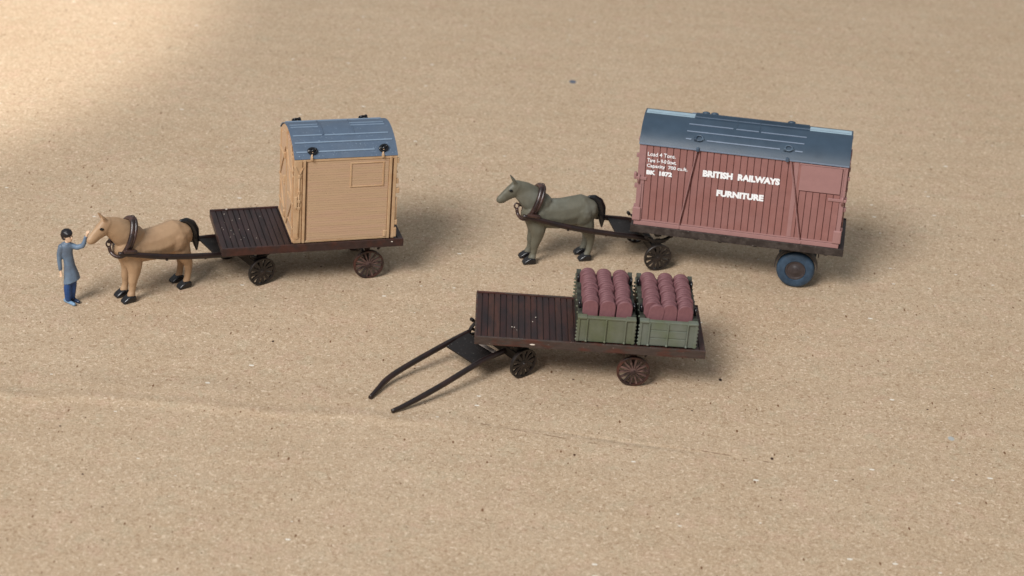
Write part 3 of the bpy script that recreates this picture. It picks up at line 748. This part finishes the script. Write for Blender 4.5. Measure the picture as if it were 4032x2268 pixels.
# ------------------------------------------------------------------ crates with tiles on cart C
def make_crate(xa, m, label, split):
    K = thing('crate', label, 'crate', (-4.076,-26.116,0), R(2.018), 'open crates standing on the front cart')
    xb = xa+7.15; ya, yb = .45, 11.98; za, zc = Ht+.01, Ht+3.45
    MB().box((xa+.2,ya+.2,za), (xb-.2,yb-.2,za+.5)).build('floor', M['crate_dk'], K)
    s = MB(); s.box((xa+.05,ya+.1,za), (xb-.05,ya+.5,zc-.1), .05); s.build('front_panel', m, K)
    s = MB(); s.box((xa+.05,yb-.5,za), (xb-.05,yb-.1,zc-.1), .05); s.build('back_panel', m, K)
    for x in (xa, xb-.5):
        s = MB(); s.box((x+.05,ya+.5,za), (x+.45,yb-.5,zc-.1), .05); s.build('side_panel', M['crate_dk'], K)
    if split:
        s = MB()
        for i in range(3): s.box((xa+1.35,ya+.03,za+.1+i*1.1), (xb-1.3,ya+.2,za+1.1+i*1.1), .05)
        s.build('front_boards', m, K)
    s = MB()                                            # rim and corner brackets
    s.box((xa-.02,ya,zc-.26), (xb+.02,ya+.62,zc), .07); s.box((xa-.02,yb-.62,zc-.26), (xb+.02,yb,zc), .07)
    d_ = MB(); d_.box((xa,ya+.64,zc-.24), (xa+.62,yb-.64,zc+.03), .07); d_.box((xb-.62,ya+.64,zc-.24), (xb,yb-.64,zc+.03), .07); build_each(d_, 'side_rim', M['crate_dk'], K)
    for x in (xa, xb):
        for y in (ya, yb):
            sx_ = 1 if x == xa else -1; sy_ = 1 if y == ya else -1
            c = Vector((x+sx_*.55, y+sy_*.35, zc-.1)); s.box(c-Vector((.62,.45,.16)), c+Vector((.62,.45,.18)), .1)
    build_each(s, 'rim', m, K)
    s = MB()                                            # front uprights and studs, serrated corner edges
    for x, w_ in ((xa+1.2,.2), ((xa+xb)/2-.05,.2), (xb-1.2,.2)):
        u_ = MB(); u_.box((x-w_/2,ya-.1,za+.15), (x+w_/2,ya+.1,zc-.2), .04); u_.sphere((x,ya-.08,za+.18), .17); u_.build('upright', m, K)
    for k in range(6):
        z = za+.25+k*.5
        for x in (xa-.03, xb+.03):
            s.sphere((x,ya+.12,z), .15); s.sphere((x,yb-.12,z), .15)
            s.sphere((x,ya+.12+(k+1)*1.6,zc-.3), .14)
    s.box((xa-.04,ya-.02,za), (xa+.3,ya+.3,zc-.1), .05); s.box((xb-.3,ya-.02,za), (xb+.04,ya+.3,zc-.1), .05)
    build_each(s, 'edge_stud', m, K)
    s = MB()
    for x, sg in ((xa+.3, 1), (xb-.3, -1)):            # raised back corners of the sides
        s.prism([(yb-1.2,zc-.2),(yb-.2,zc-.2),(yb-.15,zc+.75),(yb-.5,zc+.95),(yb-.95,zc+.6)], x-.28, x+.28, 'x')
    build_each(s, 'corner_lug', M['crate_dk'], K)
    for x in (xa+.3, xb-.3):
        for y in (yb-2.0, ya+2.6):
            r = MB(); sg = 1 if x > xa+3 else -1
            pts = [Vector((x+.12*sg,y,zc+.42))+Vector((0, .38*math.cos(a), .45*math.sin(a))) for a in [2*math.pi*i/16 for i in range(16)]]
            r.tube(pts, .15, 8, closed=True); r.box((x-.2,y-.3,zc), (x+.2,y+.3,zc+.22), .06)
            r.build('lifting_ring', M['ring'], K)
    return K
K1 = make_crate(12.53, M['crate'], 'olive green open crate of pink tiles, next to the empty half of the deck', False)
K2 = make_crate(20.23, M['crate2'], 'grey green open crate of pink tiles at the rear end of the front cart', True)
# one tile, standing on edge
tw, thh = .97, 4.9
def tile_mesh(h, tilt, name):
    s = MB(); P = [(-tw,0),(tw,0),(tw,h-.8)]
    for i in range(1, 12):
        a = math.pi*i/12; P.append((tw*math.cos(a)*.985, h-.8+.8*math.sin(a)))
    P.append((-tw,h-.8)); s.prism(P, 0, .5, 'y')
    o = s.build('clay_tile', M['tile'])
    bv = o.modifiers.new('b', 'BEVEL'); bv.width = .12; bv.segments = 2; bv.limit_method = 'ANGLE'; bv.angle_limit = R(30)
    smooth_by_angle(o, 30)
    return o
Wm = Matrix.Translation((-4.076,-26.116,0)) @ Matrix.Rotation(R(2.018), 4, 'Z')
src = tile_mesh(4.7, 0, 'tile'); first = True
rows = ('left', 'middle', 'right')
for ci, (xa, cname) in enumerate(((12.53, 'olive green crate'), (20.23, 'grey green rear crate'))):
    for r in range(3):
        xc = xa+7.15/2+(r-1)*2.03
        nT = 16; p = .605
        for k in range(nT):
            o = src if first else src.copy()
            if not first: C.objects.link(o)
            first = False
            y = 1.25+k*p
            j = random.uniform(-.03, .03)
            tilt = R(random.uniform(-5.6,-4.8)) if k else R(-5)
            rz = R(random.uniform(-2.5,2.5)); ry = R(random.uniform(-2,2))
            dz = random.uniform(-.035,.035)-.027*k
            if ci == 1 and r == 0 and k == 0: ry = R(7); rz = R(-4); dz = -.1
            o.matrix_world = Wm @ Matrix.Translation((xc+j, y, Ht+.5+.12+dz)) @ Matrix.Rotation(rz, 4, 'Z') @ Matrix.Rotation(ry, 4, 'Y') @ Matrix.Rotation(tilt, 4, 'X')
            if k == 0:
                tag(o, f'nearest pink round-topped tile in the {rows[r]} row of the {cname}', 'roll', f'pink tiles in the {rows[r]} row of the {cname}')
            else:
                tag(o, f'pink round-topped tile behind the nearest one, {rows[r]} row, {cname}', 'roll', f'pink tiles in the {rows[r]} row of the {cname}')

# ------------------------------------------------------------------ horses
def horse(root_cart, org, ang, label, m):
    cx, cy_, crz = root_cart
    mwc = Matrix.Translation((cx, cy_, 0)) @ Matrix.Rotation(crz, 4, 'Z') @ T(org[0], org[1], 0, ang)
    H = thing('horse', label, 'horse', mwc.to_translation(), mwc.to_euler().z, 'harnessed cart horses')
    b = MB()
    b.sweep([(-.3,0,7.4,1.2,1.0), (.8,0,7.4,2.1,.84), (2.4,0,7.2,2.2,.88), (4.2,0,7.1,2.25,.92), (5.8,0,7.3,2.3,.88), (7.0,0,7.6,2.18,.88), (8.0,0,7.5,1.8,.95), (8.6,0,7.1,1.3,1.0)], .2)
    b.sweep([(1.2,0,8.6,1.85,.78), (0,0,9.45,1.8,.66), (-1.1,0,10.45,1.52,.62), (-2.2,0,11.2,1.2,.6)], .18)
    b.sweep([(1.6,0,9.6,.7,.5), (.4,0,11.0,.45,.5), (-1.0,0,11.8,.4,.5), (-2.5,0,12.2,.4,.5)], .3)       # crest and mane line
    b.sweep([(-2.45,0,11.5,1.02,.72), (-3.0,0,10.95,1.06,.68), (-3.8,0,10.4,.86,.66), (-4.5,0,9.85,.68,.76), (-4.7,0,9.75,.6,.82)], .18)
    b.sweep([(-3.6,0,10.2,.45,.7), (-4.3,0,9.5,.36,.9)], .3)                                               # lower jaw
    for sg in (-1, 1):
        b.sweep([(-2.75,sg*.38,12.2,.3,.6), (-3.1,sg*.48,12.75,.22,.6), (-3.5,sg*.5,13.3,.07,.8)], .35)   # ear
        b.sphere((-3.5,sg*.42,11.35), .3, (1.1,.6,.7))                                                      # brow
        b.sphere((-4.85,sg*.26,10.0), .17)
        y = sg*.98
        b.sweep([(.6,sg*.8,6.6,1.5,.6), (.85,y,5.2,1.12,.78), (.85,y,4.2,.86,.84), (.65,y,3.3,.68,.9), (.58,y,2.9,.64,.9), (.55,y,2.2,.48,.95), (.45,y,1.4,.44,1), (.3,y,.9,.56,1)], .2)
        b.sweep([(7.4,sg*.85,6.8,1.6,.6), (7.8,sg*.95,5.6,1.3,.68), (8.3,sg*1.0,4.5,.9,.75), (8.75,sg*1.02,3.6,.66,.8), (8.75,sg*1.02,2.4,.5,.9), (8.6,sg*1.02,1.4,.45,1), (8.45,sg*1.02,.85,.5,1)], .22)
        b.sphere((7.2,sg*1.05,7.1), 1.5, (1,.72,1.2)); b.sphere((1.0,sg*1.0,7.1), 1.3, (.9,.7,1.35)); b.sphere((-.3,sg*.6,7.0), .95); b.sphere((3.6,sg*1.25,6.6), .9, (1.7,.6,1)); b.sphere((.5,sg*1.15,8.4), .75, (.8,.6,1.3))
    fuse(b, 'body', m, H, .11, 5)
    for hx in (0.0, 8.2):
        for sg in (-1, 1):
            h = MB(); y = sg*(.98 if hx == 0 else 1.02)
            # hoof: sloping toe, split feather look at the front
            prof = [(-1.1,.0),(.78,.0),(.85,.35),(.8,.85),(.1,1.05),(-.35,.8),(-.9,.42)]
            h.prism([(hx+a, c) for a, c in prof], y-.6, y+.6, 'y')
            o = h.build('hoof', M['hoof'], H)
            bv = o.modifiers.new('b', 'BEVEL'); bv.width = .2; bv.segments = 3; smooth_by_angle(o, 60)
    t = MB(); t.sweep([(8.3,0,9.35,.28,1), (9.1,0,9.2,.46,.9), (9.85,0,8.55,.62,.85), (10.25,0,7.6,.68,.85), (10.35,0,6.6,.62,.85), (10.5,0,5.6,.42,.9), (10.6,0,4.6,.15,1)], .22)
    fuse(t, 'tail', M['tail'], H, .09, 3)
    for sg in (-1, 1):
        e = MB(); e.sphere((-3.45,sg*(.65 if sg < 0 else .58),11.28), .24 if sg < 0 else .18, (1.35,.6,.8), 2, Matrix.Rotation(R(20), 3, 'Y')); e.build('eye', M['eye'], H)
    # collar: padded oval with lighter hames, leaning with the shoulder
    top = Vector((1.0,0,11.5)); bot = Vector((-1.05,0,6.7)); c = (top+bot)/2; ax = (top-bot)/2; n = ax.cross(Vector((0,1,0))).normalized()
    pts = []
    for i in range(36):
        a = 2*math.pi*i/36; wv = 1.64*(1-.1*math.cos(a)); pts.append(c+ax*math.cos(a)+Vector((0,math.sin(a)*wv,0)))
    co = MB().tube(pts, .36, 10, closed=True).build('collar', M['leather'], H, True)
    h = MB()
    for sg in (-1, 1):
        q = [c+ax*math.cos(a)*1.08+Vector((0,sg*math.sin(a)*1.76,0))-n*.4 for a in [R(8+150*i/14) for i in range(15)]]
        h.tube(q, .23, 8)
    h.sphere(c+ax*1.1-n*.3, .22)
    h.build('hames', M['leather'], co, True)
    k = MB()
    k.tube(interp([(-.6,-2.1,7.8), (-1.3,-1.8,7.35), (-1.8,-1.1,7.2), (-2.1,-.3,7.5), (-2.2,0,8.2)]), .25, 8)
    k.tube([Vector((-2.25,0,8.62))+Vector((.32*math.cos(a),.1*math.sin(a),.36*math.sin(a))) for a in [2*math.pi*i/14 for i in range(14)]], .12, 8, closed=True)
    k.build('breast_strap', M['leather'], co, True)
    k = MB(); k.box((-1.4,-2.7,7.75), (.5,-2.1,8.2), .12, Matrix.Rotation(R(12), 3, 'Y'), (-.35,-2.25,8.0)); k.box((-1.0,2.1,7.65), (.4,2.6,8.05), .1)
    build_each(k, 'shaft_tug', M['leather'], co)
    return H
horse((-38.443,-8.472,R(17.969)), HA[0], HA[1], 'tan horse with black tail and hooves, facing the person in the blue coat', M['horse_a'])
horse((15.688,7.929,R(-4.165)), HB[0], HB[1], 'olive grey horse with black tail, harnessed before the maroon container', M['horse_b'])

# ------------------------------------------------------------------ person
Pn = thing('person', 'person in grey blue coat and blue trousers raising an arm to the tan horse', 'person', (-57.6,-14.4,0), 0)
b = MB()
b.sweep([(.28,.02,10.05,.58,.92), (.42,-.06,9.75,.56,.9), (.52,-.1,9.4,.44,.85)], .2)        # head, chin towards lower right
b.sphere((.98,-.42,9.66), .11); b.sphere((.94,-.4,9.84), .1)                                      # nose
b.sphere((.0,-.5,9.8), .13, (1,.5,1.3)); b.sphere((.62,.4,9.8), .13, (1,.5,1.3))                 # ears
b.sweep([(.28,0,9.4,.3,1), (.2,0,8.6,.34,1)], .3)
b.sweep([(.1,0,8.2,.6,.8), (.1,0,7.2,.66,.75), (.3,0,6.2,.52,.8), (.42,0,5.0,.6,.8)], .25)
b.sweep([(-.4,-.3,8.3,.26,1), (-.72,-.45,6.6,.22,1), (-.62,-.6,5.3,.15,1), (-.58,-.65,4.95,.15,1)], .3)
b.sweep([(.7,.2,8.45,.26,1), (1.5,.15,8.25,.24,1), (2.25,.1,8.7,.2,1), (2.68,.05,9.75,.14,1), (2.75,.05,10.05,.14,1)], .3)
b.sweep([(.2,-.25,4.8,.38,1), (.1,-.3,2.6,.28,1), (.05,-.3,.6,.2,1)], .3); b.sweep([(.65,.25,4.8,.38,1), (.6,.3,2.6,.28,1), (.6,.35,.6,.2,1)], .3)
def hand(p, d, side, curl):
    p = Vector(p); d = Vector(d).normalized(); s_ = Vector(side).normalized(); nrm = d.cross(s_)
    b.sweep([tuple(p)+(.17,.8), tuple(p+d*.3)+(.19,.8)], .3)
    for i, (o_, ln) in enumerate(((-.17,.26), (-.06,.32), (.06,.3), (.17,.22))):
        q = p+d*.38+s_*o_; k1 = q+d*ln*.6; k2 = k1+(d*.3+nrm*curl).normalized()*ln*.6
        b.sweep([tuple(q)+(.075,1), tuple(k1)+(.07,1), tuple(k2)+(.06,1)], .5)
    q = p+d*.08+s_*-.2; b.sweep([tuple(q)+(.08,1), tuple(q+(d-s_).normalized()*.3)+(.07,1)], .5)
hand((-.57,-.68,4.85), (.1,-.1,-1), (.6,-.6,0), .8); hand((2.78,.04,10.12), (.35,0,1), (.5,-.8,-.2), .8)
fuse(b, 'body', M['skin'], Pn, .05, 2)
b = MB()                                                     # coat: flared skirt with a tilted hem, and both sleeves
rings = [(8.95,.2,0,.36,.34),(8.75,.13,0,.62,.46),(8.45,.08,0,.88,.6),(7.9,.02,0,.86,.66),(7.2,.06,0,.8,.66),(6.4,.3,0,.68,.62),(5.6,.4,.02,.72,.68),(4.8,.46,.06,.86,.8),(4.0,.52,.12,.98,.92),(3.25,.56,.15,1.1,1.0)]
prev = None
for z, ox, oy, rx, ry in rings:
    ring = []
    for j in range(28):
        a = 2*math.pi*j/28; f = 1+.03*math.sin(3*a+1)+.02*math.sin(7*a)*(8.9-z)/5
        zz = z+(.42*math.cos(a) if z < 4.1 else .2*math.cos(a) if z < 5 else 0)
        ring.append(b.bm.verts.new((ox+rx*math.cos(a)*f, oy+ry*math.sin(a)*f, zz)))
    if prev:
        for j in range(28): b.bm.faces.new((prev[j], prev[(j+1) % 28], ring[(j+1) % 28], ring[j]))
    else: b.bm.faces.new(ring)
    prev = ring
b.bm.faces.new(prev[::-1])
b.sweep([(-.5,-.3,8.3,.42,1), (-.74,-.42,7.3,.37,1), (-.76,-.48,6.4,.31,1), (-.66,-.58,5.2,.26,1)], .25)
b.sweep([(.62,.15,8.4,.42,1), (1.45,.12,8.2,.36,1), (2.15,.08,8.5,.34,1), (2.4,.05,8.95,.3,1), (2.62,.05,9.75,.25,1)], .25)
b.sweep([(-.05,-.2,8.75,.24,1), (.3,-.3,8.72,.22,1), (.5,0,8.8,.24,1), (.2,.3,8.8,.24,1)], .3)
fuse(b, 'coat', M['coat'], Pn, .07, 3)
b = MB(); b.sweep([(.3,-.2,3.9,.45,1), (.12,-.3,2.4,.52,1), (.14,-.3,1.3,.48,1), (.14,-.3,.8,.42,1)], .25); b.sweep([(.85,.25,3.9,.45,1), (.72,.3,2.4,.44,1), (.55,.38,.8,.36,1)], .25)
fuse(b, 'trousers', M['trousers'], Pn, .07, 3)
for nm, m_, a, c_ in (('shoe', 'shoe', (-.3,.1,.34), (1.0,-.75,.28)), ('shoe', 'shoe_shaded', (.4,.6,.36), (1.4,0,.3))):  # one pair: highlight painted into the pale shoe, shade into the dark one
    b = MB(); b.sweep([a+(.3,1), c_+(.24,1)], .2); b.sphere((a[0]+.15,a[1]-.05,.55), .33); o = fuse(b, nm, M[m_], Pn, .06, 2)
b = MB(); b.sphere((.2,-.02,10.2), .74, (1.04,1.0,.86)); b.sweep([(-.05,-.1,10.0,.56,.95), (-.16,.02,9.5,.34,.95)], .3); b.sphere((.42,-.2,10.25), .6, (1,1,.6))
fuse(b, 'hair', M['hair'], Pn, .06, 3)
for e_ in ((.96,-.2,9.86), (.74,-.52,9.86)):
    b = MB(); b.sphere(e_, .06); b.build('eye', M['eye'], Pn)

# ------------------------------------------------------------------ camera
pt, ro = R(27.853), R(4.748)
fw = Vector((0, math.cos(pt), -math.sin(pt))); r0 = Vector((1,0,0)); u0 = r0.cross(fw)
r2 = r0*math.cos(ro)+u0*math.sin(ro); u2 = -r0*math.sin(ro)+u0*math.cos(ro)
cam = bpy.data.cameras.new('camera'); co = bpy.data.objects.new('camera', cam); C.objects.link(co)
mm = Matrix((r2, u2, -fw)).transposed().to_4x4(); mm.translation = -fw*262.1; co.matrix_world = mm
cam.sensor_width = 360; cam.sensor_fit = 'HORIZONTAL'; cam.lens = 360*7523.3/4032
cam.clip_start = 2; cam.clip_end = 3000
cam.dof.use_dof = True; cam.dof.focus_distance = 248; cam.dof.aperture_fstop = .55
scn.camera = co

# ------------------------------------------------------------------ light: a broad window to the front left, soft room light, a patch of direct sun top left
w = bpy.data.worlds.new('World'); scn.world = w; w.use_nodes = True
N = w.node_tree.nodes; L = w.node_tree.links; bg = N['Background']
tc = N.new('ShaderNodeTexCoord'); sx = N.new('ShaderNodeSeparateXYZ'); L.new(tc.outputs['Generated'], sx.inputs[0])
cr = N.new('ShaderNodeValToRGB'); cr.color_ramp.elements[0].position = .0; cr.color_ramp.elements[0].color = (.62,.6,.58,1)
cr.color_ramp.elements[1].position = 1; cr.color_ramp.elements[1].color = (.82,.92,1.0,1)
L.new(sx.outputs[2], cr.inputs[0]); L.new(cr.outputs[0], bg.inputs['Color']); bg.inputs['Strength'].default_value = .46

def area(name, loc, aim, sx_, sy_, power, col):
    d = bpy.data.lights.new(name, 'AREA'); d.shape = 'RECTANGLE'; d.size = sx_; d.size_y = sy_; d.energy = power; d.color = col
    o = bpy.data.objects.new(name, d); C.objects.link(o); o.location = loc
    o.rotation_euler = (Vector(aim)-Vector(loc)).to_track_quat('-Z', 'Y').to_euler(); return o
az = Vector((-.56,-.83,0)).normalized(); el = R(44); D = 1700
area('window_light', az*math.cos(el)*D+Vector((0,0,math.sin(el)*D)), (0,0,0), 640, 600, 3.1e7, (1.0,.985,.965))
d = bpy.data.lights.new('sun_patch', 'SPOT'); d.energy = 1.25e7; d.color = (1,.945,.87); d.spot_size = R(25.8); d.spot_blend = .3; d.shadow_soft_size = 6
o = bpy.data.objects.new('sun_patch', d); C.objects.link(o); o.location = (-330,160,520)
o.rotation_euler = (Vector((-186,104,0))-Vector(o.location)).to_track_quat('-Z', 'Y').to_euler()

# ------------------------------------------------------------------ render
scn.render.engine = 'CYCLES'
scn.view_settings.view_transform = 'Standard'; scn.view_settings.look = 'None'
scn.view_settings.exposure = 0; scn.view_settings.gamma = 1
